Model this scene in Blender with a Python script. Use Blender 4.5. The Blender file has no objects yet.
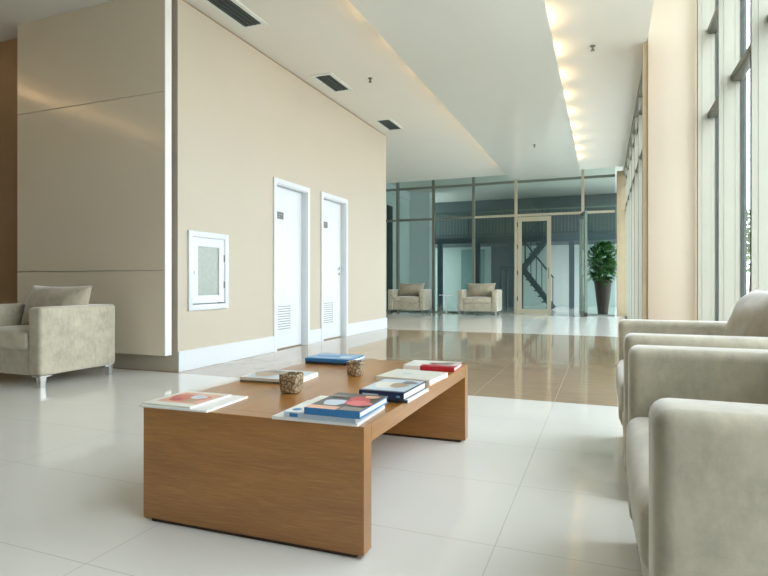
import bpy, bmesh, math, random
from mathutils import Vector, Matrix, noise as mnoise
random.seed(7)
SC = bpy.context.scene
COL = SC.collection
PI = math.pi

# ------------------------------------------------------------------ materials
def srgb(r, g, b):
    f = lambda v: (v/255/12.92) if v/255 <= .04045 else ((v/255+.055)/1.055)**2.4
    return (f(r), f(g), f(b), 1)

class NT:
    def __init__(s, name):
        s.m = bpy.data.materials.new(name); s.m.use_nodes = True
        s.t = s.m.node_tree; s.t.nodes.clear()
        s.out = s.n('ShaderNodeOutputMaterial')
    def n(s, typ, **k):
        d = s.t.nodes.new(typ)
        for a, v in k.items(): setattr(d, a, v)
        return d
    def l(s, a, b): s.t.links.new(a, b)
    def math(s, op, a, b=None):
        d = s.n('ShaderNodeMath', operation=op)
        for i, v in enumerate((a, b)):
            if v is None: continue
            if isinstance(v, (int, float)): d.inputs[i].default_value = v
            else: s.l(v, d.inputs[i])
        return d.outputs[0]
    def mix(s, fac, a, b, blend='MIX'):
        d = s.n('ShaderNodeMix', data_type='RGBA', blend_type=blend)
        for i, v in ((0, fac), (6, a), (7, b)):
            if isinstance(v, (int, float)): d.inputs[i].default_value = v
            elif isinstance(v, tuple): d.inputs[i].default_value = v
            else: s.l(v, d.inputs[i])
        return d.outputs[2]
    def coords(s, scale=(1, 1, 1), rot=(0, 0, 0)):
        c = s.n('ShaderNodeTexCoord'); mp = s.n('ShaderNodeMapping')
        mp.inputs['Scale'].default_value = scale; mp.inputs['Rotation'].default_value = rot
        s.l(c.outputs['Object'], mp.inputs['Vector']); return mp.outputs[0]
    def noise(s, vec, scale, detail=4, rough=.55):
        d = s.n('ShaderNodeTexNoise'); d.inputs['Scale'].default_value = scale
        d.inputs['Detail'].default_value = detail; d.inputs['Roughness'].default_value = rough
        s.l(vec, d.inputs['Vector']); return d.outputs['Fac']
    def ramp(s, fac, stops):
        d = s.n('ShaderNodeValToRGB'); e = d.color_ramp.elements
        e[0].position, e[0].color = stops[0]; e[1].position, e[1].color = stops[-1]
        for p, c in stops[1:-1]:
            q = e.new(p); q.color = c
        s.l(fac, d.inputs[0]); return d.outputs[0]
    def bsdf(s, color, rough=.5, metal=0, spec=.5, coat=0, coat_rough=.05, sheen=0, bump=None, bstr=.2, bdist=.01):
        p = s.n('ShaderNodeBsdfPrincipled')
        if isinstance(color, tuple): p.inputs['Base Color'].default_value = color
        else: s.l(color, p.inputs['Base Color'])
        if isinstance(rough, (int, float)): p.inputs['Roughness'].default_value = rough
        else: s.l(rough, p.inputs['Roughness'])
        p.inputs['Metallic'].default_value = metal
        p.inputs['Specular IOR Level'].default_value = spec
        p.inputs['Coat Weight'].default_value = coat; p.inputs['Coat Roughness'].default_value = coat_rough
        p.inputs['Sheen Weight'].default_value = sheen; p.inputs['Sheen Roughness'].default_value = .4
        if bump is not None:
            b = s.n('ShaderNodeBump'); b.inputs['Strength'].default_value = bstr; b.inputs['Distance'].default_value = bdist
            s.l(bump, b.inputs['Height']); s.l(b.outputs[0], p.inputs['Normal'])
        s.l(p.outputs[0], s.out.inputs[0]); return s.m

def scl(c, k): return (min(c[0]*k, 1), min(c[1]*k, 1), min(c[2]*k, 1), 1)

def plain(name, c, rough=.5, metal=0, var=.05, vscale=6, spec=.5, **k):
    t = NT(name); v = t.coords()
    n = t.noise(v, vscale)
    col = t.ramp(n, [(.3, scl(c, 1-var)), (.7, scl(c, 1+var))])
    return t.bsdf(col, rough, metal, spec, **k)

def seam(t, axis_out, start, step, w):
    d = t.math('SUBTRACT', axis_out, start)
    m = t.math('MODULO', t.math('ADD', t.math('MODULO', d, step), step), step)
    e = t.math('MINIMUM', m, t.math('SUBTRACT', step, m))
    return t.math('LESS_THAN', e, w)

def tile_mat(name, base, seamc, x0, dx, y0, dy, streak=False, rough=.06, spec=.5):
    t = NT(name); v = t.coords()
    sp = t.n('ShaderNodeSeparateXYZ'); t.l(v, sp.inputs[0])
    n = t.noise(v, 1.3, 5)
    if streak:
        sv = t.coords((1.2, 9, 1)); n2 = t.noise(sv, 2.5, 6, .65)
        col = t.ramp(n2, [(.25, scl(base, .72)), (.5, base), (.75, scl(base, 1.25))])
        col = t.mix(.5, col, t.ramp(n, [(.3, scl(base, .86)), (.7, scl(base, 1.12))]))
    else:
        col = t.ramp(n, [(.3, scl(base, .965)), (.7, scl(base, 1.02))])
    lines = seam(t, sp.outputs[0], x0, dx, .0019)
    if dy: lines = t.math('MAXIMUM', lines, seam(t, sp.outputs[1], y0, dy, .0019))
    col = t.mix(lines, col, seamc)
    return t.bsdf(col, rough, spec=spec)

def wood_mat(name, along='X'):
    t = NT(name)
    sc = (1.5, 95, 95) if along == 'X' else (95, 1.5, 95)
    v = t.coords(sc)
    n = t.noise(v, 3.2, 8, .7); n2 = t.noise(t.coords((.8, 5, 5) if along == 'X' else (5, .8, 5)), 2, 3)
    c1, c2, c3 = srgb(126, 76, 26), srgb(158, 104, 40), srgb(190, 136, 62)
    col = t.ramp(n, [(.28, c1), (.5, c2), (.72, c3)])
    col = t.mix(.35, col, t.ramp(n2, [(.3, c1), (.7, c3)]))
    return t.bsdf(col, .33, spec=.7, coat=.4, coat_rough=.3, bump=n, bstr=.05, bdist=.002)

def fabric_mat(name, base):
    t = NT(name); v = t.coords()
    a = t.noise(v, 5.5, 6, .68); b = t.noise(t.coords((1, 2.2, 1)), 17, 4, .6); f = t.noise(v, 260, 2)
    col = t.ramp(a, [(.34, scl(base, .74)), (.5, base), (.66, scl(base, 1.2))])
    col = t.mix(.3, col, t.ramp(b, [(.36, scl(base, .74)), (.64, scl(base, 1.2))]))
    return t.bsdf(col, .88, spec=.2, sheen=.8, bump=f, bstr=.12, bdist=.002)

def glass_mat(name, tint, refl=.1):
    t = NT(name)
    tr = t.n('ShaderNodeBsdfTransparent'); tr.inputs[0].default_value = tint
    gl = t.n('ShaderNodeBsdfGlossy'); gl.inputs['Roughness'].default_value = .01
    gl.inputs[0].default_value = (1, 1, 1, 1)
    fr = t.n('ShaderNodeFresnel'); fr.inputs[0].default_value = 1.45
    mx = t.n('ShaderNodeMixShader')
    ge = t.n('ShaderNodeNewGeometry')
    front = t.math('SUBTRACT', 1.0, ge.outputs['Backfacing'])
    t.l(t.math('MULTIPLY', t.math('MULTIPLY', fr.outputs[0], refl*10), front), mx.inputs[0])
    t.l(tr.outputs[0], mx.inputs[1]); t.l(gl.outputs[0], mx.inputs[2]); t.l(mx.outputs[0], t.out.inputs[0])
    return t.m

def emit_mat(name, c, s):
    t = NT(name); e = t.n('ShaderNodeEmission'); e.inputs[0].default_value = c; e.inputs[1].default_value = s
    t.l(e.outputs[0], t.out.inputs[0]); return t.m

M = {}
M['floor'] = tile_mat('white_porcelain_tile', srgb(234, 233, 228), srgb(208, 208, 200), -.33, 1.14, 1.24, .575)
M['floor_far'] = M['floor']
M['brown'] = tile_mat('brown_travertine_tile', srgb(172, 151, 125), srgb(210, 200, 180), -.33, .59, 4.15, 0, True, .06, .8)
M['ceil'] = plain('white_ceiling_paint', srgb(226, 224, 216), .6, var=.01, vscale=1)
M['ceil_gloss'] = plain('satin_white_ceiling_panel', srgb(216, 217, 209), .16, var=.012, vscale=1.2, spec=.5)
M['beige'] = plain('beige_wall_paint', srgb(192, 183, 166), .55, var=.015, vscale=1)
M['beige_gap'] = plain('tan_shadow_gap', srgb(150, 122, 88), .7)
M['lacquer'] = plain('beige_lacquer_panel', srgb(214, 204, 184), .32, var=.012, vscale=1, coat=.55, coat_rough=.14)
M['lacquer_lit_edge'] = plain('lit_panel_edge', srgb(228, 230, 224), .35, var=.01)  # window light on the panel's side put into a paler colour
M['brown_wall'] = plain('brown_wall_paint', srgb(150, 122, 90), .6, var=.03)
M['white'] = plain('white_gloss_paint', srgb(214, 219, 223), .38, var=.008)
M['white_dull'] = plain('white_wall_paint', srgb(222, 226, 222), .6, var=.01)
M['tealwall'] = plain('pale_grey_green_wall', srgb(192, 205, 200), .5, var=.02)
M['darkwall'] = plain('dark_grey_wall', srgb(84, 98, 98), .5, var=.05)
M['column'] = plain('cream_column_paint', srgb(216, 202, 183), .55, var=.012, vscale=1)
M['tan_metal'] = plain('tan_anodised_metal', srgb(176, 160, 130), .4, .15)
M['alu'] = plain('grey_green_aluminium', srgb(172, 171, 158), .42, .25, var=.02)
M['alu_dark'] = plain('dark_aluminium', srgb(70, 78, 76), .4, .3)
M['frame'] = plain('grey_green_steel_frame', srgb(120, 126, 116), .4, .2)
M['mid_frame'] = plain('dark_olive_frame', srgb(98, 100, 90), .45, .2)
M['champ'] = plain('champagne_aluminium', srgb(186, 178, 156), .4, .15)
M['greensteel'] = plain('green_grey_frame', srgb(112, 130, 122), .4, .2)
M['steel_blue'] = plain('dark_blue_grey_steel', srgb(72, 88, 94), .45, .2)
M['chrome'] = plain('chrome', srgb(206, 208, 208), .18, 1)
M['black'] = plain('black_metal', srgb(38, 40, 40), .5, .1)
M['wood_x'] = wood_mat('golden_oak_veneer_crosswise', 'X')
M['wood_y'] = wood_mat('golden_oak_veneer_lengthwise', 'Y')
M['plinth'] = plain('dark_plinth', srgb(70, 48, 30), .6)
M['fab'] = fabric_mat('taupe_velvet', srgb(184, 177, 158))
M['fab_l'] = fabric_mat('light_taupe_velvet', srgb(190, 183, 164))
M['fab_p'] = fabric_mat('olive_taupe_velvet', srgb(172, 163, 144))
M['vent'] = plain('dark_vent_interior', srgb(44, 56, 56), .6)
M['vent_slat'] = plain('vent_slat', srgb(66, 80, 78), .5)
M['glass'] = glass_mat('clear_glass', (.96, .97, .965, 1), .08)
M['glass_teal'] = glass_mat('grey_teal_glass', (.79, .855, .835, 1), .08)
M['glass_frost'] = plain('grey_reeded_glass', srgb(158, 166, 158), .25, var=.08, vscale=30)
M['lamp'] = emit_mat('warm_lamp', (1, .64, .32, 1), 21)
M['sign'] = plain('grey_sign_plate', srgb(92, 94, 92), .4)
M['pot'] = plain('dark_brown_planter', srgb(62, 46, 44), .45, var=.12)
M['soil'] = plain('soil', srgb(52, 40, 30), .9)
M['stem'] = plain('plant_stem', srgb(92, 76, 52), .8)
M['pave'] = plain('pale_outdoor_paving', srgb(196, 196, 190), .8)
M['trunk'] = plain('tree_bark', srgb(92, 78, 62), .9)
M['sprinkler'] = plain('sprinkler_metal', srgb(120, 120, 112), .3, .7)
def leaf_mat(name, a, b):
    t = NT(name); n = t.noise(t.coords(), 4, 3)
    return t.bsdf(t.ramp(n, [(.35, a), (.65, b)]), .4, spec=.4)
M['leaf'] = leaf_mat('glossy_leaf', srgb(34, 74, 50), srgb(96, 158, 78))
M['tree_leaf'] = leaf_mat('tree_leaf', srgb(64, 90, 48), srgb(130, 152, 92))
def cup_mat():
    t = NT('crackled_bronze_glaze'); v = t.coords()
    vo = t.n('ShaderNodeTexVoronoi', feature='DISTANCE_TO_EDGE'); vo.inputs['Scale'].default_value = 62
    w = t.n('ShaderNodeTexNoise'); w.inputs['Scale'].default_value = 30; t.l(v, w.inputs['Vector'])
    vv = t.n('ShaderNodeVectorMath', operation='ADD'); sc = t.n('ShaderNodeVectorMath', operation='SCALE'); sc.inputs['Scale'].default_value = .02
    t.l(w.outputs['Color'], sc.inputs[0]); t.l(v, vv.inputs[0]); t.l(sc.outputs[0], vv.inputs[1]); t.l(vv.outputs[0], vo.inputs['Vector'])
    col = t.ramp(vo.outputs['Distance'], [(.03, srgb(98, 84, 62)), (.1, srgb(172, 154, 124)), (.5, srgb(214, 200, 176))])
    return t.bsdf(col, .35, .35, bump=vo.outputs['Distance'], bstr=.4, bdist=.004)
M['cup'] = cup_mat()
def ink(name, r, g, b, rough=.3): return plain('paper_'+name, srgb(r, g, b), rough, var=.04, vscale=40)
for nm, rgb in dict(white=(236, 236, 232), offw=(226, 224, 214), blue=(56, 126, 182), sky=(110, 172, 212), navy=(26, 46, 82), red=(188, 36, 52),
                    pink=(214, 92, 104), orange=(204, 104, 76), peach=(226, 168, 140), grey=(128, 126, 122), dark=(54, 54, 56),
                    pale=(196, 210, 222), tan=(178, 156, 128), olive=(112, 104, 84)).items():
    M['p_'+nm] = ink(nm, *rgb)

# ------------------------------------------------------------------ mesh helpers
def bm_box(bm, x0, x1, y0, y1, z0, z1, mi=0, bev=0, seg=2):
    r = bmesh.ops.create_cube(bm, size=1, matrix=Matrix.Translation(((x0+x1)/2, (y0+y1)/2, (z0+z1)/2)) @ Matrix.Diagonal((abs(x1-x0), abs(y1-y0), abs(z1-z0), 1)))
    vs = r['verts']; fs = list({f for v in vs for f in v.link_faces})
    for f in fs: f.material_index = mi
    if bev:
        es = list({e for v in vs for e in v.link_edges})
        bmesh.ops.bevel(bm, geom=es, offset=bev, segments=seg, profile=.5, affect='EDGES', material=-1)
    return vs

def bm_cyl(bm, a, b, r0, r1=None, n=12, mi=0):
    a, b = Vector(a), Vector(b); d = b-a; r1 = r0 if r1 is None else r1
    m = Matrix.Translation((a+b)/2) @ d.to_track_quat('Z', 'Y').to_matrix().to_4x4()
    r = bmesh.ops.create_cone(bm, cap_ends=True, segments=n, radius1=r0, radius2=r1, depth=d.length, matrix=m)
    for f in {f for v in r['verts'] for f in v.link_faces}: f.material_index = mi

def bm_bar(bm, a, b, w, h, mi=0):
    """rectangular bar from a to b: w sideways (horizontal), h up"""
    a, b = Vector(a), Vector(b); d = (b-a); L = d.length; d.normalize()
    side = d.cross(Vector((0, 0, 1)))
    if side.length < 1e-4: side = Vector((1, 0, 0))
    side.normalize(); up = side.cross(d)
    m = Matrix((side, d, up)).transposed().to_4x4(); m.translation = (a+b)/2
    r = bmesh.ops.create_cube(bm, size=1, matrix=m @ Matrix.Diagonal((w, L, h, 1)))
    for f in {f for v in r['verts'] for f in v.link_faces}: f.material_index = mi

def obj(name, bm, mats, parent=None, smooth=False, label=None):
    me = bpy.data.meshes.new(name)
    bmesh.ops.recalc_face_normals(bm, faces=bm.faces)
    bm.to_mesh(me); bm.free()
    for m in (mats if isinstance(mats, list) else [mats]): me.materials.append(m)
    if smooth:
        me.polygons.foreach_set('use_smooth', [True]*len(me.polygons))
        if smooth != 'all': me.set_sharp_from_angle(angle=math.radians(smooth if smooth is not True else 40))
    o = bpy.data.objects.new(name, me); COL.objects.link(o)
    if parent: o.parent = parent
    if label: o['label'] = label
    return o

def box(name, dims, mat, parent=None, bev=0, seg=2, smooth=None, label=None):
    bm = bmesh.new(); bm_box(bm, *dims, bev=bev, seg=seg)
    return obj(name, bm, mat, parent, smooth=(True if bev else False) if smooth is None else smooth, label=label)

def thing(name, label, cat, loc=(0, 0, 0), rz=0, group=None):
    o = bpy.data.objects.new(name, None); COL.objects.link(o)
    o.empty_display_size = .1; o.location = loc; o.rotation_euler = (0, 0, rz)
    tag(o, label, cat, group); return o

def tag(o, label, cat, group=None):
    o['label'] = label; o['category'] = cat
    if group: o['group'] = group
    return o

def struct(o, label=None, cat=None):
    o['kind'] = 'structure'
    if label: o['label'] = label
    if cat: o['category'] = cat
    return o

def sroot(name, label, cat, loc=(0, 0, 0)):
    o = thing(name, label, cat, loc); o['kind'] = 'structure'; return o

def dup(root, loc, rz, label, group=None):
    r = root.copy(); COL.objects.link(r); r.location = loc; r.rotation_euler = (0, 0, rz); r['label'] = label
    if group: r['group'] = group
    for ch in list(root.children):
        c = ch.copy(); COL.objects.link(c); c.parent = r
        for g in list(ch.children):
            d = g.copy(); COL.objects.link(d); d.parent = c
    return r

# ------------------------------------------------------------------ the setting
ZC = 3.60            # ceiling
ZP = 3.46            # underside of the dropped middle panel
WX = -3.78           # beige wall plane
YG = 15.3            # glass partition at the end of the hall
YB = 21.0            # back wall of the stair hall
XL, YN = -8.3, -4.6  # far left wall, wall behind the viewer

bm = bmesh.new()
bm_box(bm, XL-.2, 1.3, YN-.2, 4.15, -.12, 0, 0)
bm_box(bm, XL-.2, 1.3, 4.15, 9.45, -.12, 0, 1)
bm_box(bm, XL-.2, 1.3, 9.45, YB+.2, -.12, 0, 2)
struct(obj('floor', bm, [M['floor'], M['brown'], M['floor_far']]), 'glossy white tiled floor crossed by a brown stone band', 'floor')

bm = bmesh.new()
bm_box(bm, XL-.2, .457, YN-.2, 14.35, ZC, ZC+.15)
bm_box(bm, XL-.2, .457, 14.35, YG+.1, 3.80, 3.95)
bm_box(bm, XL-.2, .457, 14.35, 14.37, ZC+.1, 3.95)
bm_box(bm, .40, .457, YN-.2, 7.1, ZC+.1, 4.5)
bm_box(bm, .40, 1.3, YN-.2, 7.4, 4.42, 4.55)
bm_box(bm, .458, .70, 7.4, YG+.1, 3.66, 3.82)
struct(obj('ceiling', bm, M['ceil']), 'flat white ceiling with a raised pocket along the tall windows', 'ceiling')
bm = bmesh.new(); bm_box(bm, XL-.2, 1.3, YG-.1, YB+.2, 3.97, 4.1)
struct(obj('ceiling_stair_hall', bm, M['ceil']), 'white ceiling of the hall behind the glass partition', 'ceiling')
struct(box('trim_1', (-2.19, -.512, YN+.3, 14.34, ZP, ZP+.04), M['ceil_gloss']), 'long satin white dropped ceiling panel down the middle of the hall', 'ceiling panel')
struct(box('trim_2', (XL, -7.62, -2.5, 4.0, ZP, ZP+.04), M['ceil_gloss']), 'dropped ceiling panel along the far left wall', 'ceiling panel')

# beige core wall with two door recesses
bm = bmesh.new()
Y0, Y1 = 4.2, 9.65
D1 = (5.90, 6.67, 2.09); D2 = (7.13, 7.89, 2.10); HT = (4.38, 4.90, .625, 1.32)
XB = WX-.10
bm_box(bm, -5.9, XB, Y0, Y1, 0, ZC)
def slab(y0, y1, z0, z1): bm_box(bm, XB, WX, y0, y1, z0, z1)
zt = 3.578
slab(Y0, HT[0], 0, zt); slab(HT[0], HT[1], 0, HT[2]); slab(HT[0], HT[1], HT[3], zt); slab(HT[1], D1[0], 0, zt)
slab(D1[0], D1[1], D1[2], zt); slab(D1[1], D2[0], 0, zt); slab(D2[0], D2[1], D2[2], zt); slab(D2[1], Y1, 0, zt)
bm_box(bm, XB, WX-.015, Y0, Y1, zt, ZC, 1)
struct(obj('wall_left', bm, [M['beige'], M['beige_gap']]), 'long smooth beige wall with two white doors', 'wall')
bm = bmesh.new()
for a, b in ((Y0, D1[0]-.055), (D1[1]+.06, D2[0]-.06), (D2[1]+.06, Y1)):
    bm_box(bm, WX, WX+.018, a, b, 0, .195, bev=.004)
bm_box(bm, XB, WX+.018, Y1, Y1+.018, 0, .195)
struct(obj('baseboard_left', bm, M['white']), 'tall white baseboard along the beige wall', 'baseboard')

# lacquered panelling that floats in front of the wall end
pr = sroot('wall_panelled', 'beige lacquered wall panelling floating above the floor behind the left armchair', 'wall panelling', (-4.8, 4.1, 0))
def inpr(n, d, m, **k):
    o = box(n, (d[0]+4.8, d[1]+4.8, d[2]-4.1, d[3]-4.1, d[4], d[5]), m, pr, **k); return o
for z0, z1 in ((.17, .965), (.97, 2.638), (2.643, ZC)):
    inpr('panel', (-5.81, -3.815, 4.06, 4.12, z0, z1), M['lacquer'], bev=.002, seg=1)
inpr('lit_edge_strip', (-3.815, -3.80, 4.06, 4.14, .17, ZC), M['lacquer_lit_edge'], label='panel edge coloured paler as if lit by the windows')
struct(box('wall_brown', (XL, -5.81, 4.28, 4.5, 0, ZC), M['brown_wall']), 'brown wall beyond the left edge of the panelling', 'wall')
struct(box('wall_far_left', (XL-.2, XL, YN, 15.3, 0, ZC+.1), M['beige']), 'beige wall at the far left', 'wall')
# unseen wall behind the viewer, made brown and solid to cut light
bm = bmesh.new()
bm_box(bm, XL, 1.3, YN-.2, YN, 0, ZC+.9)
bm_box(bm, 1.0, 1.3, YN, -.27, 0, 4.5)  # unseen block added to shorten the near windows and cut their light
struct(obj('wall_rear', bm, M['brown_wall']), 'unseen wall behind the viewer, made brown and solid to cut light', 'wall')

# ---- doors in the beige wall
def sign_bm(y0, y1, z0, z1, x):
    bm = bmesh.new(); bm_box(bm, x, x+.006, y0, y1, z0, z1)
    w = y1-y0; h = z1-z0
    for a, b, c, d in ((.1, .42, .58, .72), (.5, .9, .58, .72), (.1, .62, .26, .38)):
        bm_box(bm, x+.006, x+.0068, y0+a*w, y0+b*w, z0+c*h, z0+d*h, 1)
    return bm
def wall_door(n, d, label, handle):
    y0, y1, zt = d; ym = (y0+y1)/2
    r = sroot('door_%d' % n, label, 'door', (XB, ym, 0))
    X = lambda x: x-XB
    bm = bmesh.new()
    cx0, cx1 = X(WX), X(WX)+.02
    bm_box(bm, cx0, cx1, y0-.06-ym, y0-ym, 0, zt+.06); bm_box(bm, cx0, cx1, y1-ym, y1+.06-ym, 0, zt+.06)
    bm_box(bm, cx0, cx1, y0-ym, y1-ym, zt, zt+.06)
    bm_box(bm, .002, cx0, y0-ym, y0-ym+.012, 0, zt); bm_box(bm, .002, cx0, y1-ym-.012, y1-ym, 0, zt)
    bm_box(bm, .002, cx0, y0-ym+.012, y1-ym-.012, zt-.012, zt)
    obj('frame', bm, M['white'], r)
    a, b = y0-ym+.016, y1-ym-.016
    lf = box('leaf', (.002, .03, a, b, .014, zt-.016), M['white'], r, bev=.002, seg=1)
    bm = bmesh.new()
    ga, gb = a+.10, a+.46; g0, g1 = .20, .60
    for (q0, q1, z0, z1) in ((ga, ga+.03, g0, g1), (gb-.03, gb, g0, g1), (ga+.03, gb-.03, g0, g0+.03), (ga+.03, gb-.03, g1-.03, g1)):
        bm_box(bm, .03, .04, q0, q1, z0, z1)
    bm_box(bm, .0302, .0308, ga+.03, gb-.03, g0+.03, g1-.03, 1)  # grey plate stands in for the shade between the slats
    k = 11
    for i in range(k):
        z = g0+.04+i*(g1-g0-.08)/(k-1)
        bm_bar(bm, (.033, ga+.03, z), (.033, gb-.03, z), .005, .022)
    obj('ventilation_grille', bm, [M['white'], M['p_grey']], lf, label='white slatted ventilation grille')
    s = sign_bm(a+.05, a+.27, 1.665, 1.755, .03)
    obj('sign', s, [M['sign'], M['p_grey']], lf, label='small grey door sign')
    if handle:
        bm = bmesh.new()
        bm_cyl(bm, (.03, b-.07, 1.07), (.04, b-.07, 1.07), .024, n=16); bm_cyl(bm, (.04, b-.07, 1.07), (.075, b-.07, 1.07), .009)
        bm_bar(bm, (.075, b-.062, 1.07), (.075, b-.19, 1.07), .014, .018)
        bm_cyl(bm, (.03, b-.07, .985), (.038, b-.07, .985), .02, n=16)
        obj('handle', bm, M['chrome'], lf, smooth=True, label='steel lever handle')
    return r
wall_door(1, D1, 'nearer white flush door in the beige wall, no handle showing', False)
wall_door(2, D2, 'farther white flush door in the beige wall, with a lever handle', True)

# ---- recessed wall cabinet
r = thing('wall_cabinet', 'small white glazed wall cabinet set in the beige wall', 'cabinet', (XB, (HT[0]+HT[1])/2, HT[2]))
w2 = (HT[1]-HT[0])/2; hh = HT[3]-HT[2]
bm = bmesh.new(); fx0, fx1 = .10, .122
bm_box(bm, fx0, fx1, -w2-.048, -w2+.01, -.048, hh+.048, bev=.003); bm_box(bm, fx0, fx1, w2-.01, w2+.048, -.048, hh+.048, bev=.003)
bm_box(bm, fx0, fx1, -w2+.01, w2-.01, -.048, .01, bev=.003); bm_box(bm, fx0, fx1, -w2+.01, w2-.01, hh-.01, hh+.048, bev=.003)
bm_box(bm, .002, .012, -w2+.002, w2-.002, .004, hh-.004)
obj('frame', bm, M['white'], r, smooth=True)
dr = bmesh.new(); dx0, dx1 = .072, .108
bm_box(dr, dx0, dx1, -w2+.008, -w2+.095, .02, hh-.012); bm_box(dr, dx0, dx1, w2-.095, w2-.008, .02, hh-.012)
bm_box(dr, dx0, dx1, -w2+.095, w2-.095, .02, .10); bm_box(dr, dx0, dx1, -w2+.095, w2-.095, hh-.10, hh-.012)
door = obj('door', dr, M['white'], r)
box('pane', (.085, .095, -w2+.095, w2-.095, .10, hh-.10), M['glass_frost'], door, label='grey glass pane')
bm = bmesh.new(); bm_cyl(bm, (.108, -w2+.045, .33), (.128, -w2+.045, .33), .013, n=14); obj('knob', bm, M['chrome'], door, smooth=True, label='small metal knob')
bm = bmesh.new(); bm_cyl(bm, (.108, -w2+.045, .43), (.112, -w2+.045, .43), .008, n=12); obj('lock', bm, M['chrome'], door, smooth=True)
for z in (.17, .45):
    bm = bmesh.new(); bm_cyl(bm, (.112, w2-.016, z), (.112, w2-.016, z+.07), .007); obj('hinge', bm, M['frame'], door, smooth=True)

# ---- right side: column and tall windows with deep fins
struct(box('wall_column', (.467, .955, 6.98, 7.36, 0, 4.42), M['column'], bev=.006), 'cream column standing between the two runs of window fins', 'column')
struct(box('trim_3', (.418, .466, 7.0, 7.12, 0, ZC), M['tan_metal']), 'tan metal strip on the left edge of the cream column', 'trim')
struct(box('trim_4', (.956, 1.0, 7.0, 7.1, 0, 4.42), M['tan_metal']), 'tan metal strip on the right edge of the cream column', 'trim')

def window_run(n, label, tip, gx, ys, ztop, y_end0, y_end1, trz, tq=.52):
    r = sroot('window_%d' % n, label, 'window', (gx, ys[0], 0))
    ox, oy = gx, ys[0]
    for y in ys:
        bm = bmesh.new()
        bm_box(bm, tip-ox, gx+.03-ox, y-oy, y+.042-oy, 0, ztop if n == 1 else 3.52)
        # shallow channels of the extrusion on the fin's faces
        for q in (.22, .70):
            x = tip+(gx-tip)*q-ox
            bm_box(bm, x, x+.006, y-.003-oy, y-oy, 0, 3.5 if n == 2 else ztop)
        bm_box(bm, gx-.012-ox, gx+.03-ox, y-.012-oy, y-oy, 0, 3.5 if n == 2 else ztop, 1)
        bm_box(bm, tip-.003-ox, tip-ox, y+.01-oy, y+.032-oy, 0, 3.5 if n == 2 else ztop, 1)
        obj('mullion', bm, [M['alu'], M['alu_dark']], r)
    if n == 2:
        bm = bmesh.new(); bm_box(bm, tip-.006-ox, gx+.03-ox, y_end0-oy, y_end1-oy, 3.52, 3.655); obj('head', bm, M['frame'], r)
    edges = [y_end0]+[y for y in ys if y_end0 < y < y_end1]+[y_end1]
    edges = sorted(set(edges))
    for a, b in zip(edges[:-1], edges[1:]):
        if b-a < .08: continue
        box('pane', (gx-ox, gx+.012-ox, a+.043-oy, b-oy-.013, .03, ztop), M['glass'], r)
        for z in trz:
            if z > ztop-.1: continue
            xs = tip+(gx-tip)*tq
            bm = bmesh.new(); bm_box(bm, xs-ox, gx-.002-ox, a+.042-oy, b-oy, z-.035, z+.035, bev=.008)
            obj('transom', bm, M['mid_frame'], r, smooth=True)
    return r
near_ys = [6.86-1.18*i for i in range(7)]
window_run(1, 'near run of tall windows with deep grey green fins behind the right armchairs', .95, 1.13, near_ys[::-1], 4.42, -.3, 6.95, (.04, 2.66, 3.57))
far_ys = [7.75+1.05*i for i in range(7)]
window_run(2, 'far run of tall windows with deep fins beyond the cream column', .466, .64, far_ys, 3.66, 7.4, YG-.2, (.04, 2.66, 3.3), .12)

# ---- glass partition at the end
gp = sroot('window_3', 'full height glass partition across the end of the hall', 'glass partition', (-3, YG, 0))
def G(n, x0, x1, dy0, dy1, z0, z1, m, par=gp, **k): return box(n, (x0+3, x1+3, dy0, dy1, z0, z1), m, par, **k)
posts = [-7.9, -6.75, -5.62, -4.53, -3.37, -2.21, -.505]
for x in posts:
    G('post', x-.035, x+.035, -.05, .05, 0, 3.8, M['frame'] if x < -2.3 else M['champ'])
for z in (2.66, 3.57):
    for a, b in zip(posts, posts[1:]+[.30]):
        G('transom', a+.035, b-.035, -.035, .035, z-.03, z+.03, M['champ'] if (z < 3 and a > -3.4) else M['frame'])
for a, b in zip(posts, posts[1:]+[.30]):
    for z0, z1 in ((.03, 2.63), (2.69, 3.54), (3.60, 3.8)):
        if a == posts[5] and z0 < .1: continue
        G('pane', a+.036, b-.036, -.006, .006, z0, z1, M['glass_teal'])
    if a != posts[5]: G('sill_rail', a+.036, b-.036, -.03, .03, 0, .03, M['frame'])
struct(box('trim_5', (.31, .53, YG-.12, YG+.12, 0, 3.66), M['tan_metal']), 'tan metal end post where the glass partition meets the far windows', 'post')

d3 = sroot('door_3', 'closed champagne framed glass door in the glass partition', 'door', (-1.73, YG, 0))
bm = bmesh.new()
bm_box(bm, -.43, -.33, -.03, .03, .01, 2.61); bm_box(bm, .33, .43, -.03, .03, .01, 2.61)
bm_box(bm, -.33, .33, -.03, .03, .01, .13); bm_box(bm, -.33, .33, -.03, .03, 2.49, 2.61)
obj('frame', bm, M['champ'], d3)
box('pane', (-.33, .33, -.006, .006, .13, 2.49), M['glass_teal'], d3)
for z in (.35, 1.05, 1.75, 2.35):
    bm = bmesh.new(); bm_cyl(bm, (-.44, -.04, z), (-.44, -.04, z+.12), .014); obj('hinge', bm, M['black'], d3, smooth=True)
bm = bmesh.new(); bm_cyl(bm, (.38, -.07, .95), (.38, -.07, 1.25), .012); bm_cyl(bm, (.38, -.07, .99), (.38, -.03, .99), .008); bm_cyl(bm, (.38, -.07, 1.21), (.38, -.03, 1.21), .008)
obj('handle', bm, M['frame'], d3, smooth=True)
d4 = sroot('door_4', 'second glass door leaf of the partition standing open, seen edge on', 'door', (-.56, YG-.04, 0))
d4.rotation_euler = (0, 0, math.radians(-79))
bm = bmesh.new()
bm_box(bm, 0, .09, -.03, .03, .012, 2.61); bm_box(bm, .74, .83, -.03, .03, .012, 2.61)
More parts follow.
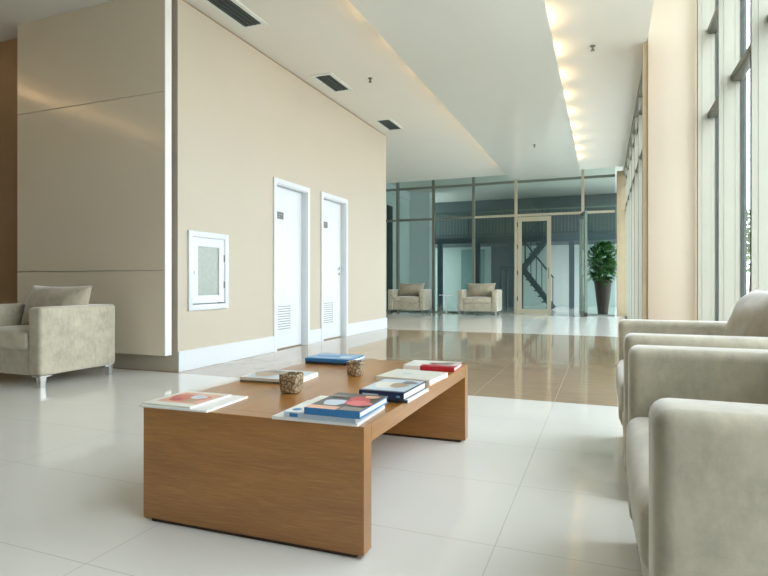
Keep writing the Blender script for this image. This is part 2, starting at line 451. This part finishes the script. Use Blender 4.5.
bm_box(bm, .09, .74, -.03, .03, .012, .13); bm_box(bm, .09, .74, -.03, .03, 2.49, 2.61)
obj('frame', bm, M['greensteel'], d4)
box('pane', (.09, .74, -.006, .006, .13, 2.49), M['glass_teal'], d4)
bm = bmesh.new(); bm_box(bm, .73, .835, -.034, .034, .012, .11); obj('bottom_patch', bm, M['black'], d4, label='dark bottom corner fitting')

# ---- stair hall behind the glass
struct(box('wall_back', (XL, 1.3, YB, YB+.2, 0, 4.0), M['tealwall']), 'pale grey green back wall of the stair hall', 'wall')
bm = bmesh.new(); bm_box(bm, -8.2, -6.30, YG+.06, 18.6, 0, 3.97)
struct(obj('wall_side', bm, M['tealwall']), 'pale wall block behind the glass at the left', 'wall')
struct(box('trim_6', (-6.30, -6.27, YG+.1, 18.62, 3.70, 3.97), M['white']), 'white cornice on the wall block behind the glass', 'cornice')
struct(box('wall_pier', (-6.30, -5.58, 18.35, 18.7, 0, 3.97), M['white']), 'pale pier at the end of the wall block behind the glass', 'wall')
bm = bmesh.new(); bm_box(bm, -6.3, 1.3, 19.0, YB, 2.20, 2.40)
struct(obj('floor_mezzanine', bm, M['steel_blue']), 'dark edged mezzanine floor in the stair hall', 'floor')
bm = bmesh.new(); bm_box(bm, -6.28, 1.2, YB-.06, YB-.01, 2.42, 3.95)  # darker sheet over the back wall above the mezzanine
struct(obj('wall_mezzanine', bm, M['darkwall']), 'dark grey wall at the back of the mezzanine', 'wall')
struct(box('door_6', (-6.30, -6.28, 16.15, 16.62, 0, 3.27), M['black']), 'tall dark door in the wall block behind the glass at the left', 'door')
rl = thing('mezzanine_railing', 'dark railing of thin upright bars along the mezzanine edge', 'railing', (-3, 19.06, 2.40))
bm = bmesh.new(); bm_box(bm, -2.6, 3.6, -.025, .025, .86, .90); obj('top_rail', bm, M['greensteel'], rl)
bm = bmesh.new(); bm_box(bm, -2.6, 3.6, -.015, .015, .08, .11); obj('bottom_rail', bm, M['steel_blue'], rl)
bm = bmesh.new()
x = -2.58
while x < 3.6:
    bm_box(bm, x-.007, x+.007, -.007, .007, .11, .86); x += .11
obj('bars', bm, M['greensteel'], rl)
for x in (-2.6, -1.36, -.12, 1.12, 2.36, 3.6):
    box('post', (x-.022, x+.022, -.022, .022, 0, .9), M['steel_blue'], rl)
for i, x in enumerate((-5.4, -4.05, -2.9, -.97)):
    struct(box('column_%d' % (i+1), (x-.08, x+.08, 18.98, 19.14, 0, 2.2), M['steel_blue']),
           ('slim dark steel column at the pier behind the glass', 'slim dark steel column behind the left far armchair',
            'slim dark steel column behind the right far armchair', 'slim dark steel column right of the staircase')[i], 'column')
struct(box('door_5', (-5.1, -4.2, YB-.05, YB-.005, 0, 2.1), plain('dull_teal_door', srgb(120, 152, 150), .4)), 'dull teal door in the back wall under the mezzanine', 'door')
struct(box('wall_recess', (-3.95, -3.15, YB-.04, YB-.005, 0, 2.2), M['darkwall']), 'dark recess in the back wall under the mezzanine', 'wall')

st = thing('staircase', 'dark steel dog-leg staircase behind the closed glass door', 'staircase', (-1.95, 18.0, 0))
# lower flight rises to the left, upper flight returns to the right
zl = 1.35
for yy in (-.52, -.02):
    bm = bmesh.new(); bm_bar(bm, (.52, yy, .05), (-.45, yy, zl-.02), .04, .13); obj('stringer', bm, M['steel_blue'], st)
for yy in (.08, .58):
    bm = bmesh.new(); bm_bar(bm, (-.45, yy, zl-.02), (.32, yy, 2.28), .04, .13); obj('stringer', bm, M['steel_blue'], st)
for k in range(8):
    f = (k+.5)/8
    x = .5-.95*f
    box('tread', (x-.13, x+.13, -.50, -.04, f*zl-.02, f*zl+.02), M['steel_blue'], st)
for k in range(6):
    f = (k+.5)/6; x = -.45+.77*f
    box('tread', (x-.13, x+.13, .10, .56, zl+f*.95-.02, zl+f*.95+.02), M['steel_blue'], st)
box('landing', (-1.1, -.43, -.54, .60, zl-.08, zl), M['steel_blue'], st)
for (x, y) in ((-1.05, -.5), (-1.05, .55), (-.47, .03)):
    box('post', (x-.04, x+.04, y-.04, y+.04, 0, zl-.08), M['steel_blue'], st)
bm = bmesh.new()
bm_bar(bm, (.54, -.52, .98), (-.45, -.52, zl+.92), .035, .05); bm_bar(bm, (-.45, -.52, zl+.92), (-1.08, -.52, zl+.92), .035, .05)
for k in range(7):
    f = k/6; x = .52-.97*f; bm_box(bm, x-.012, x+.012, -.532, -.508, .1+f*(zl-.05), .96+f*(zl-.05))
obj('handrail', bm, M['steel_blue'], st)
bm = bmesh.new()
bm_bar(bm, (-.45, .58, zl+.92), (.32, .58, 3.2), .035, .05)
for k in range(5):
    f = k/4; x = -.45+.77*f; bm_box(bm, x-.012, x+.012, .568, .592, zl+f*.93, zl+.92+f*.93)
obj('handrail', bm, M['steel_blue'], st)
# right-hand glazing, added to bring daylight into the stair hall
r5 = sroot('window_4', 'glazing added to light the stair hall beyond the potted plant', 'window', (.62, 18.2, 0))
for y in (YG+.2-18.2, -1.2, .1, 1.4, 2.7):
    box('mullion', (-.05, .05, y-.03, y+.03, 0, 3.97), M['alu'], r5)
for a, b in ((YG+.23-18.2, -1.23), (-1.17, .07), (.13, 1.37), (1.43, 2.67)):
    box('pane', (-.006, .006, a, b, .02, 3.95), M['glass'], r5)

# ------------------------------------------------------------------ ceiling fittings
def vent(y0, y1, label):
    x0, x1 = -3.58, -3.36
    r = thing('ceiling_vent', label, 'vent', ((x0+x1)/2, (y0+y1)/2, ZC), 0, 'slot vents in the ceiling along the beige wall')
    w, h = (x1-x0)/2, (y1-y0)/2
    bm = bmesh.new(); e = .045
    bm_box(bm, -w-e, -w, -h-e, h+e, -.012, 0); bm_box(bm, w, w+e, -h-e, h+e, -.012, 0)
    bm_box(bm, -w, w, -h-e, -h, -.012, 0); bm_box(bm, -w, w, h, h+e, -.012, 0)
    obj('frame', bm, M['white_dull'], r)
    box('backing', (-w, w, -h, h, -.003, 0), M['vent'], r)
    for i in range(4):
        x = -w+(i+.5)*2*w/4
        bm = bmesh.new(); bm_bar(bm, (x, -h, -.007), (x, h, -.007), .012, .006); obj('slat', bm, M['vent_slat'], r)
vent(4.35, 4.98, 'dark slot ceiling vent nearest the panelling, cut by the top of the picture')
vent(6.53, 7.14, 'dark slot ceiling vent in the middle of the row above the beige wall')
vent(8.7, 9.32, 'dark slot ceiling vent above the far end of the beige wall')

def sprinkler(x, y, z, label):
    bm = bmesh.new()
    bm_cyl(bm, (0, 0, -.006), (0, 0, 0), .032, n=18); bm_cyl(bm, (0, 0, -.05), (0, 0, -.006), .012)
    bm_cyl(bm, (0, 0, -.056), (0, 0, -.05), .024, n=16)
    o = obj('ceiling_sprinkler', bm, M['sprinkler'], None, smooth=True); o.location = (x, y, z)
    tag(o, label, 'sprinkler', 'ceiling sprinklers')
sprinkler(-2.92, 6.87, ZC, 'small sprinkler in the ceiling strip between the vents and the middle panel')
sprinkler(-.12, 6.88, ZC, 'small sprinkler in the ceiling strip beside the tall windows')
sprinkler(-1.22, 10.8, ZP, 'small sprinkler in the dropped middle ceiling panel')

def cove_lamp(x, y, label, group, L=.42):
    bm = bmesh.new(); bm_cyl(bm, (0, -L/2, 0), (0, L/2, 0), .014, n=10)
    o = obj('cove_lamp', bm, M['lamp'], None, smooth=True); o.location = (x, y, ZP+.04+.03)
    tag(o, label, 'lamp', group)
for i in range(12):
    cove_lamp(-.565, 12.85-.86*i, 'warm cove lamp tucked above the window side edge of the middle ceiling panel', 'cove lamps on the window side')
for i in range(12):
    cove_lamp(-2.14, 12.85-.86*i, 'warm cove lamp tucked above the wall side edge of the middle ceiling panel', 'cove lamps on the wall side')
for i in range(5):
    cove_lamp(-7.68, .2+.86*i, 'warm cove lamp above the dropped panel at the far left', 'cove lamps at the far left', L=.84)

# ------------------------------------------------------------------ armchairs
W, D = 1.04, .75
def soft_box(bm, x0, x1, y0, y1, z0, z1, r, seg=4): bm_box(bm, x0, x1, y0, y1, z0, z1, bev=r, seg=seg)
def puff(bm, sx, sy, sz, r, bulge):
    """upholstered block: rounded box whose top and front swell"""
    vs = bm_box(bm, -sx, sx, -sy, sy, -sz, sz, bev=r, seg=4)
    bmesh.ops.subdivide_edges(bm, edges=[e for e in bm.edges if e.calc_length() > .12], cuts=7, use_grid_fill=True)
    for v in bm.verts:
        u, w, q = v.co.x/sx, v.co.y/sy, v.co.z/sz
        g = max(0, 1-u*u)
        v.co.z += bulge*q*g**.5*max(0, 1-w*w)**.5 if abs(w) < 1 else 0
        if w < 0: v.co.y -= bulge*.7*max(0, 1-q*q)*g**.4*(-w)
def make_armchair(label):
    t = thing('armchair', label, 'armchair', group='boxy taupe velvet armchairs')
    aw = .145
    for s in (-1, 1):
        bm = bmesh.new(); a, b = sorted((s*W/2, s*(W/2-aw)))
        soft_box(bm, a, b, -D/2, D/2, .10, .655, .03)
        obj('armrest', bm, M['fab'], t, smooth=True)
    bm = bmesh.new(); soft_box(bm, -W/2+aw, W/2-aw, D/2-.16, D/2, .10, .655, .03); obj('backrest', bm, M['fab'], t, smooth=True)
    bm = bmesh.new(); soft_box(bm, -W/2+aw, W/2-aw, -D/2+.015, D/2-.16, .10, .305, .012); obj('seat_base', bm, M['fab'], t, smooth=True)
    bm = bmesh.new(); puff(bm, W/2-aw-.006, .31, .07, .03, .024)
    bmesh.ops.translate(bm, verts=bm.verts, vec=(0, -.07, .378)); obj('seat_cushion', bm, M['fab_l'], t, smooth='all')
    for sx in (-1, 1):
        for sy in (-1, 1):
            x, y = sx*(W/2-.06), sy*(D/2-.06)
            bm = bmesh.new()
            bm_box(bm, x-.05, x+.05, y-.05, y+.05, .088, .10)
            bm_cyl(bm, (x+sx*.018, y+sy*.018, 0), (x+sx*.014, y+sy*.014, .088), .027, .036, n=4)
            obj('leg', bm, M['chrome'], t, label='short chrome leg')
    return t
def cushion_mesh(w, h, th, name='cushion'):
    bm = bmesh.new(); N = 22
    def grid(sgn):
        vs = []
        for j in range(N+1):
            row = []
            for i in range(N+1):
                u, v = 2*i/N-1, 2*j/N-1
                k = (max(0, 1-abs(u)**2.6)*max(0, 1-abs(v)**2.6))**.62
                pin = 1-.075*(1-v*v)*abs(u)**3; pin2 = 1-.085*(1-u*u)*abs(v)**3
                wr = mnoise.noise((u*2.1, v*2.3, sgn*3.0))*.012*k
                row.append(bm.verts.new((u*w/2*pin, sgn*(k*th/2+.002)+wr, v*h/2*pin2)))
            vs.append(row)
        for j in range(N):
            for i in range(N): bm.faces.new((vs[j][i], vs[j][i+1], vs[j+1][i+1], vs[j+1][i]))
    grid(1); grid(-1)
    bmesh.ops.remove_doubles(bm, verts=bm.verts, dist=.006)
    return bm
def make_cushion(label):
    o = obj('cushion', cushion_mesh(.77, .40, .24), M['fab_p'], None, smooth='all')
    return tag(o, label, 'cushion', 'back cushions of the armchairs')
def place_cushion(o, loc, rz, lean=.32, off=.02, back=0):
    # local: stands on the seat leaning on the backrest (towards +y)
    m = Matrix.Translation(loc) @ Matrix.Rotation(rz, 4, 'Z') @ Matrix.Translation((off, .115+back, .640)) @ Matrix.Rotation(-lean, 4, 'X')
    o.matrix_world = m
    return o
chairs = [
    ((.075+.40, .985+W/2, 0), -PI/2, 'taupe velvet armchair nearest the viewer, its arm filling the lower right corner', 'taupe back cushion of the nearest right armchair'),
    ((.075+.40, 2.335+W/2, 0), -PI/2, 'second taupe velvet armchair on the right, in front of the cream column', 'pale taupe cushion rising above the arms of the second right armchair'),
    ((-4.20-W/2, 3.12+D/2, 0), 0, 'taupe velvet armchair by the beige lacquered panelling at the left', 'olive taupe cushion on the armchair by the lacquered panelling'),
    ((-5.01, 14.62, 0), 0, 'left of the two far taupe armchairs before the glass partition', 'cushion on the left of the two far armchairs'),
    ((-3.05, 14.62, 0), 0, 'right of the two far taupe armchairs, next to the closed glass door', 'cushion on the far armchair next to the closed glass door')]
base = None
for i, (loc, rz, lb, cl) in enumerate(chairs):
    if base is None:
        base = make_armchair(lb); base.location = loc; base.rotation_euler = (0, 0, rz)
        cu = cb = make_cushion(cl)
    else:
        last = dup(base, loc, rz, lb)
        last.scale = (1, 1, 1)
        cu = cb.copy(); COL.objects.link(cu); cu['label'] = cl
    if i < 2:
        (base if i == 0 else last).scale = (1, .80/D, 1)
    place_cushion(cu, loc, rz, *((.30, .0, .03), (.26, .06, .05), (.32, .07), (.32, 0), (.32, 0))[i])

# ------------------------------------------------------------------ coffee table
T = .413
ct = thing('coffee_table', 'long low golden oak coffee table with magazines on it', 'table', (-.687, 1.567, 0))
def skew(bm):
    for v in bm.verts:
        x, y = v.co.x, v.co.y
        v.co.x = x-.0*y; v.co.y = y+.030*x
TW, TL, TH = .857, 1.405, .061
bm = bmesh.new(); bm_box(bm, -TW, 0, TH, TL-TH, T-TH, T, bev=.0015, seg=1); skew(bm); obj('tabletop', bm, M['wood_y'], ct)
for y0 in (0, TL-TH):
    bm = bmesh.new(); bm_box(bm, -TW, 0, y0, y0+TH, .014, T, bev=.0015, seg=1); skew(bm); obj('side_panel', bm, M['wood_x'], ct)
    bm = bmesh.new(); bm_box(bm, -TW+.03, -.03, y0+.01, y0+TH-.01, 0, .014); skew(bm); obj('plinth', bm, M['plinth'], ct, label='thin dark recessed plinth')

def book(name, label, cat, c, z, w, d, h, rz, cover, pages, patches=(), spine='front', soft=False, group='books and magazines on the coffee table', spine_marks=()):
    t = thing(name, label, cat, (c[0], c[1], z), math.radians(rz), group)
    ct_ = .0012 if soft else .003
    ov = 0 if soft else .004
    bm = bmesh.new()
    bm_box(bm, -w/2, w/2, -d/2, d/2, 0, ct_); bm_box(bm, -w/2, w/2, -d/2, d/2, h-ct_, h)
    if spine == 'front': bm_box(bm, -w/2, w/2, -d/2-.001, -d/2+ct_, ct_, h-ct_)
    else: bm_box(bm, -w/2-.001, -w/2+ct_, -d/2, d/2, ct_, h-ct_)
    mats = [M[cover]]
    for p in patches:
        pts, mk = p
        if M[mk] not in mats: mats.append(M[mk])
        mi = mats.index(M[mk])
        if len(pts) == 4 and not isinstance(pts[0], tuple):
            u0, v0, u1, v1 = pts; pts = [(u0, v0), (u1, v0), (u1, v1), (u0, v1)]
        k = (patches.index(p)+1)*.00025
        f = bm.faces.new([bm.verts.new(((u-.5)*w, (v-.5)*d, h+k)) for u, v in pts]); f.material_index = mi
    for (u0, v0, u1, v1, mk) in spine_marks:
        if M[mk] not in mats: mats.append(M[mk])
        mi = mats.index(M[mk])
        f = bm.faces.new([bm.verts.new(((u-.5)*w, -d/2-.0014, v*h)) for u, v in ((u0, v0), (u1, v0), (u1, v1), (u0, v1))]); f.material_index = mi
    obj('cover', bm, mats, t)
    px0 = -w/2+(ct_ if spine != 'front' else ov); py0 = -d/2+(ct_ if spine == 'front' else ov)
    box('pages', (px0, w/2-ov, py0, d/2-ov, ct_, h-ct_), M[pages], t)
    return t
def blob(cx, cy, rx, ry, n=14, ph=0, rough=.18):
    return [(cx+rx*math.cos(a)*(1+rough*math.sin(3*a+ph)), cy+ry*math.sin(a)*(1+rough*math.cos(2*a+ph))) for a in (2*PI*i/n for i in range(n))]

book('magazine', 'large white magazine at the near left corner of the coffee table, under another', 'magazine', (-1.41, 1.66), T, .285, .255, .007, 3, 'p_white', 'p_white', soft=True)
book('magazine', 'thin white magazine with an orange red picture, near left corner of the coffee table', 'magazine', (-1.445, 1.66), T+.0071, .215, .235, .005, 1, 'p_offw', 'p_white',
     [((.12, .18, .95, .88), 'p_peach'), (blob(.5, .52, .36, .3), 'p_orange'), (blob(.62, .62, .16, .14, ph=1), 'p_pale'), (blob(.35, .38, .12, .1, ph=2), 'p_red'), (blob(.66, .36, .12, .08, ph=2), 'p_tan')], soft=True)
book('magazine', 'thick magazine with a grey patterned cover behind the nearer bronze cup', 'magazine', (-1.385, 2.20), T, .275, .23, .022, 3, 'p_offw', 'p_white',
     [((.03, .05, .97, .95), 'p_pale'), (blob(.2, .6, .16, .3, ph=3), 'p_grey'), (blob(.3, .45, .2, .34), 'p_tan'), (blob(.62, .6, .2, .24, ph=1), 'p_grey'), (blob(.42, .72, .24, .12, ph=2), 'p_olive'), (blob(.8, .4, .1, .2, ph=.5), 'p_pale')], soft=True,
     spine_marks=[(.0, .0, 1, .42, 'p_olive')])
book('book', 'dark book at the bottom of the far left pile on the coffee table', 'book', (-1.39, 2.775), T, .27, .20, .014, 3, 'p_dark', 'p_offw')
book('book', 'bright blue book on top of the far left pile on the coffee table', 'book', (-1.39, 2.78), T+.0143, .275, .205, .018, 2, 'p_blue', 'p_white',
     [((.05, .1, .95, .9), 'p_sky'), (blob(.4, .5, .3, .26), 'p_blue'), (blob(.75, .4, .14, .2, ph=1), 'p_pale')])
book('magazine', 'broad white magazine at the bottom of the pile on the near right corner', 'magazine', (-.862, 1.685), T, .30, .26, .010, 2.5, 'p_white', 'p_white', soft=True)
book('book', 'white and pale blue book with a round blue mark, in the near right corner pile', 'book', (-.84, 1.685), T+.0101, .25, .262, .019, 1.5, 'p_pale', 'p_white',
     [((.0, .0, .30, 1), 'p_white'), (blob(.11, .14, .06, .07, rough=0), 'p_blue'), ((.02, .5, .2, .9), 'p_offw')], spine_marks=[(.08, .2, .2, .8, 'p_blue')])
book('book', 'blue spined book with a pink and black cover topping the near right pile', 'book', (-.787, 1.665), T+.0297, .19, .25, .022, 1, 'p_blue', 'p_white',
     [((.0, .0, 1, 1), 'p_dark'), ((.0, .0, .56, .17), 'p_peach'), (blob(.32, .38, .2, .2), 'p_pale'), (blob(.64, .56, .2, .28, ph=1), 'p_red'), (blob(.74, .42, .24, .14, ph=2), 'p_pink'),
      ((.62, .0, 1, .18), 'p_grey'), (blob(.78, .82, .13, .1), 'p_peach'), ((.02, .72, .34, .8), 'p_grey')])
book('book', 'slim white dark-spined book under the navy book on the coffee table', 'book', (-.763, 2.06), T, .19, .255, .012, -1, 'p_offw', 'p_white', spine_marks=[(0, 0, 1, 1, 'p_dark')])
book('book', 'navy book with a pale picture cover on the right edge of the coffee table', 'book', (-.768, 2.045), T+.0122, .18, .26, .028, -1, 'p_navy', 'p_white',
     [((.0, .06, .97, .99), 'p_pale'), (blob(.36, .5, .28, .3), 'p_offw'), (blob(.6, .52, .2, .2, ph=1), 'p_tan'), (blob(.72, .78, .18, .12, ph=2), 'p_grey'), ((.0, .0, 1, .07), 'p_navy')],
     spine_marks=[(.08, .4, .44, .62, 'p_pale'), (.84, .35, .92, .6, 'p_sky')])
book('book', 'plain white book lying behind the navy book on the coffee table', 'book', (-.82, 2.43), T, .26, .23, .022, -5, 'p_offw', 'p_white',
     [(blob(.4, .5, .1, .08), 'p_pale')], soft=True)
book('book', 'red spined book with white and grey cover at the far right table corner', 'book', (-.825, 2.78), T, .265, .20, .022, 2, 'p_red', 'p_white',
     [((.0, .0, .34, 1), 'p_white'), ((.34, .0, 1, .3), 'p_red'), ((.34, .3, 1, 1), 'p_offw'), (blob(.66, .52, .24, .2), 'p_grey'), (blob(.8, .75, .14, .1, ph=1), 'p_tan'), (blob(.55, .42, .1, .1, ph=2), 'p_red')],
     spine_marks=[(0, 0, .34, 1, 'p_white')])

def cup(label, x, y, rz, s):
    bm = bmesh.new(); N = 32
    prof = [(.0, 0), (.030, 0), (.038, .004), (.041, .014), (.0445, .05), (.0455, .078), (.0435, .081), (.041, .078), (.039, .05), (.036, .016), (.028, .009), (.0, .008)]
    rings = []
    for r, z in prof:
        if r == 0: rings.append([bm.verts.new((0, 0, z*s))]); continue
        ring = []
        for i in range(N):
            a = 2*PI*i/N; c_, s_ = math.cos(a), math.sin(a); p = 4.2
            q = (abs(c_)**p+abs(s_)**p)**(-1/p)
            ring.append(bm.verts.new((r*q*c_*s, r*q*s_*s, z*s)))
        rings.append(ring)
    for A_, B_ in zip(rings[:-1], rings[1:]):
        for i in range(N):
            j = (i+1) % N
            f = [A_[i % len(A_)], A_[j % len(A_)], B_[j % len(B_)], B_[i % len(B_)]]
            f = list(dict.fromkeys(f))
            if len(f) > 2: bm.faces.new(f)
    o = obj('candle_cup', bm, M['cup'], None, smooth=35); o.location = (x, y, T); o.rotation_euler = (0, 0, rz)
    tag(o, label, 'cup', 'crackled bronze cups')
cup('square crackled bronze cup nearer the viewer, beside the grey patterned magazine', -1.178, 1.955, .12, .95)
cup('square crackled bronze cup in the middle of the coffee table, by the blue book', -1.105, 2.42, .05, .84)

# ------------------------------------------------------------------ small far table, plant
sd = thing('side_table', 'small white round pedestal table between the two far armchairs', 'table', (-3.92, 14.45, 0))
bm = bmesh.new(); bm_cyl(bm, (0, 0, .50), (0, 0, .52), .20, n=32); obj('tabletop', bm, M['white'], sd, smooth=True)
bm = bmesh.new(); bm_cyl(bm, (0, 0, .012), (0, 0, .50), .018, n=14); obj('stem', bm, M['white'], sd, smooth=True)
bm = bmesh.new(); bm_cyl(bm, (0, 0, 0), (0, 0, .012), .14, .12, n=28); obj('base', bm, M['white'], sd, smooth=True)

pp = thing('potted_plant', 'leafy green plant in a tall dark tapered pot behind the glass', 'plant', (-.02, 16.05, 0))
bm = bmesh.new(); N = 28
prof = [(0, 0), (.125, 0), (.13, .01), (.225, .86), (.23, .9), (.20, .9), (.195, .84), (0, .84)]
rings = [[bm.verts.new((r*math.cos(2*PI*i/N), r*math.sin(2*PI*i/N), z)) for i in range(N)] if r else [bm.verts.new((0, 0, z))] for r, z in prof]
for A_, B_ in zip(rings[:-1], rings[1:]):
    for i in range(N):
        f = list(dict.fromkeys([A_[i % len(A_)], A_[(i+1) % N % len(A_)], B_[(i+1) % N % len(B_)], B_[i % len(B_)]]))
        if len(f) > 2: bm.faces.new(f)
obj('pot', bm, M['pot'], pp, smooth=True)
bm = bmesh.new(); bm_cyl(bm, (0, 0, .845), (0, 0, .862), .19, n=24); obj('soil', bm, M['soil'], pp)
def leaf(bm, p, d, L, w, bend=.25):
    d = d.normalized(); s = d.cross(Vector((0, 0, 1)))
    if s.length < .1: s = Vector((1, 0, 0))
    s.normalize(); up = s.cross(d); rows = []
    for k, (f, ww) in enumerate(((0, .12), (.3, .85), (.6, 1), (.85, .55), (1, .05))):
        c = p+d*L*f-Vector((0, 0, 1))*bend*L*f*f
        rows.append((bm.verts.new(c-s*w*ww*.5+up*w*.12*ww), bm.verts.new(c), bm.verts.new(c+s*w*ww*.5+up*w*.12*ww)))
    for a, b in zip(rows[:-1], rows[1:]):
        for i in (0, 1): bm.faces.new((a[i], a[i+1], b[i+1], b[i]))
def foliage(cx, cz, rx, rz_, n, L, w, rnd):
    bm = bmesh.new()
    for _ in range(n):
        while True:
            q = Vector((rnd.uniform(-1, 1), rnd.uniform(-1, 1), rnd.uniform(-1, 1)))
            if .25 < q.length < 1: break
        p = Vector((cx+q.x*rx, q.y*rx, cz+q.z*rz_))
        d = Vector((q.x, q.y, q.z*.6+.35))+Vector((rnd.uniform(-.5, .5), rnd.uniform(-.5, .5), rnd.uniform(-.4, .4)))
        leaf(bm, p, d, L*rnd.uniform(.7, 1.2), w*rnd.uniform(.7, 1.2), rnd.uniform(.1, .5))
    return bm
rnd = random.Random(3)
stb = bmesh.new()
for k in range(9):
    a = 2*PI*k/9; r0 = .06
    bm_cyl(stb, (r0*math.cos(a), r0*math.sin(a), .86), (.3*math.cos(a)*rnd.uniform(.5, 1), .3*math.sin(a)*rnd.uniform(.5, 1), rnd.uniform(1.4, 1.8)), .012, .006, n=6)
obj('stems', stb, M['stem'], pp)
obj('foliage', foliage(0, 1.38, .42, .50, 620, .19, .10, rnd), M['leaf'], pp, smooth='all')

# ------------------------------------------------------------------ outdoors
bm = bmesh.new(); bm_box(bm, 1.31, 60, -40, 90, -.3, -.13); bm_box(bm, -60, 1.31, -60, -4.9, -.3, -.13)
struct(obj('ground_outside', bm, M['pave']), 'pale paving outside the tall windows', 'ground')
def tree(x, y, h, label, seed):
    rnd = random.Random(seed)
    t = thing('tree', label, 'tree', (x, y, -.13), 0, 'trees outside the windows')
    bm = bmesh.new(); bm_cyl(bm, (0, 0, 0), (.1, 0, h*.55), .12, .07, n=10)
    for k in range(5):
        a = k*1.3; bm_cyl(bm, (.1, 0, h*.5), (.7*math.cos(a), .7*math.sin(a), h*.78), .05, .02, n=6)
    obj('trunk', bm, M['trunk'], t)
    obj('crown', foliage(0, h*.68, h*.27, h*.32, 900, .3, .16, rnd), M['tree_leaf'], t, smooth='all')
tree(6.4, 30.5, 4.3, 'green tree outside, seen through the gap between the nearest window fins', 1)

# ------------------------------------------------------------------ light
w = bpy.data.worlds.new('overcast_sky'); SC.world = w; w.use_nodes = True
nt = w.node_tree; nt.nodes.clear()
o = nt.nodes.new('ShaderNodeOutputWorld'); bg = nt.nodes.new('ShaderNodeBackground')
tc = nt.nodes.new('ShaderNodeTexCoord'); sp = nt.nodes.new('ShaderNodeSeparateXYZ'); rp = nt.nodes.new('ShaderNodeValToRGB')
nt.links.new(tc.outputs['Generated'], sp.inputs[0]); nt.links.new(sp.outputs[2], rp.inputs[0])
rp.color_ramp.elements[0].position = 0; rp.color_ramp.elements[0].color = (.87, .945, 1, 1)
rp.color_ramp.elements[1].position = .8; rp.color_ramp.elements[1].color = (.84, .93, 1, 1)
nt.links.new(rp.outputs[0], bg.inputs[0]); bg.inputs[1].default_value = 6.0
nt.links.new(bg.outputs[0], o.inputs[0])

# ------------------------------------------------------------------ camera
cam = bpy.data.cameras.new('camera'); co = bpy.data.objects.new('camera', cam); COL.objects.link(co)
cam.sensor_width = 36; cam.lens = 555/768*36
cam.shift_y = -6/768
cam.clip_start = .02
co.location = (0, 0, .86); co.rotation_euler = (PI/2, 0, math.radians(21.6))
SC.camera = co
SC.view_settings.view_transform = 'Standard'; SC.view_settings.look = 'None'
SC.view_settings.exposure = 0; SC.view_settings.gamma = 1; SC.view_settings.use_curve_mapping = False
SC.cycles.max_bounces = 12; SC.cycles.diffuse_bounces = 6; SC.cycles.transparent_max_bounces = 24; SC.cycles.glossy_bounces = 6
SC.cycles.sample_clamp_indirect = 8
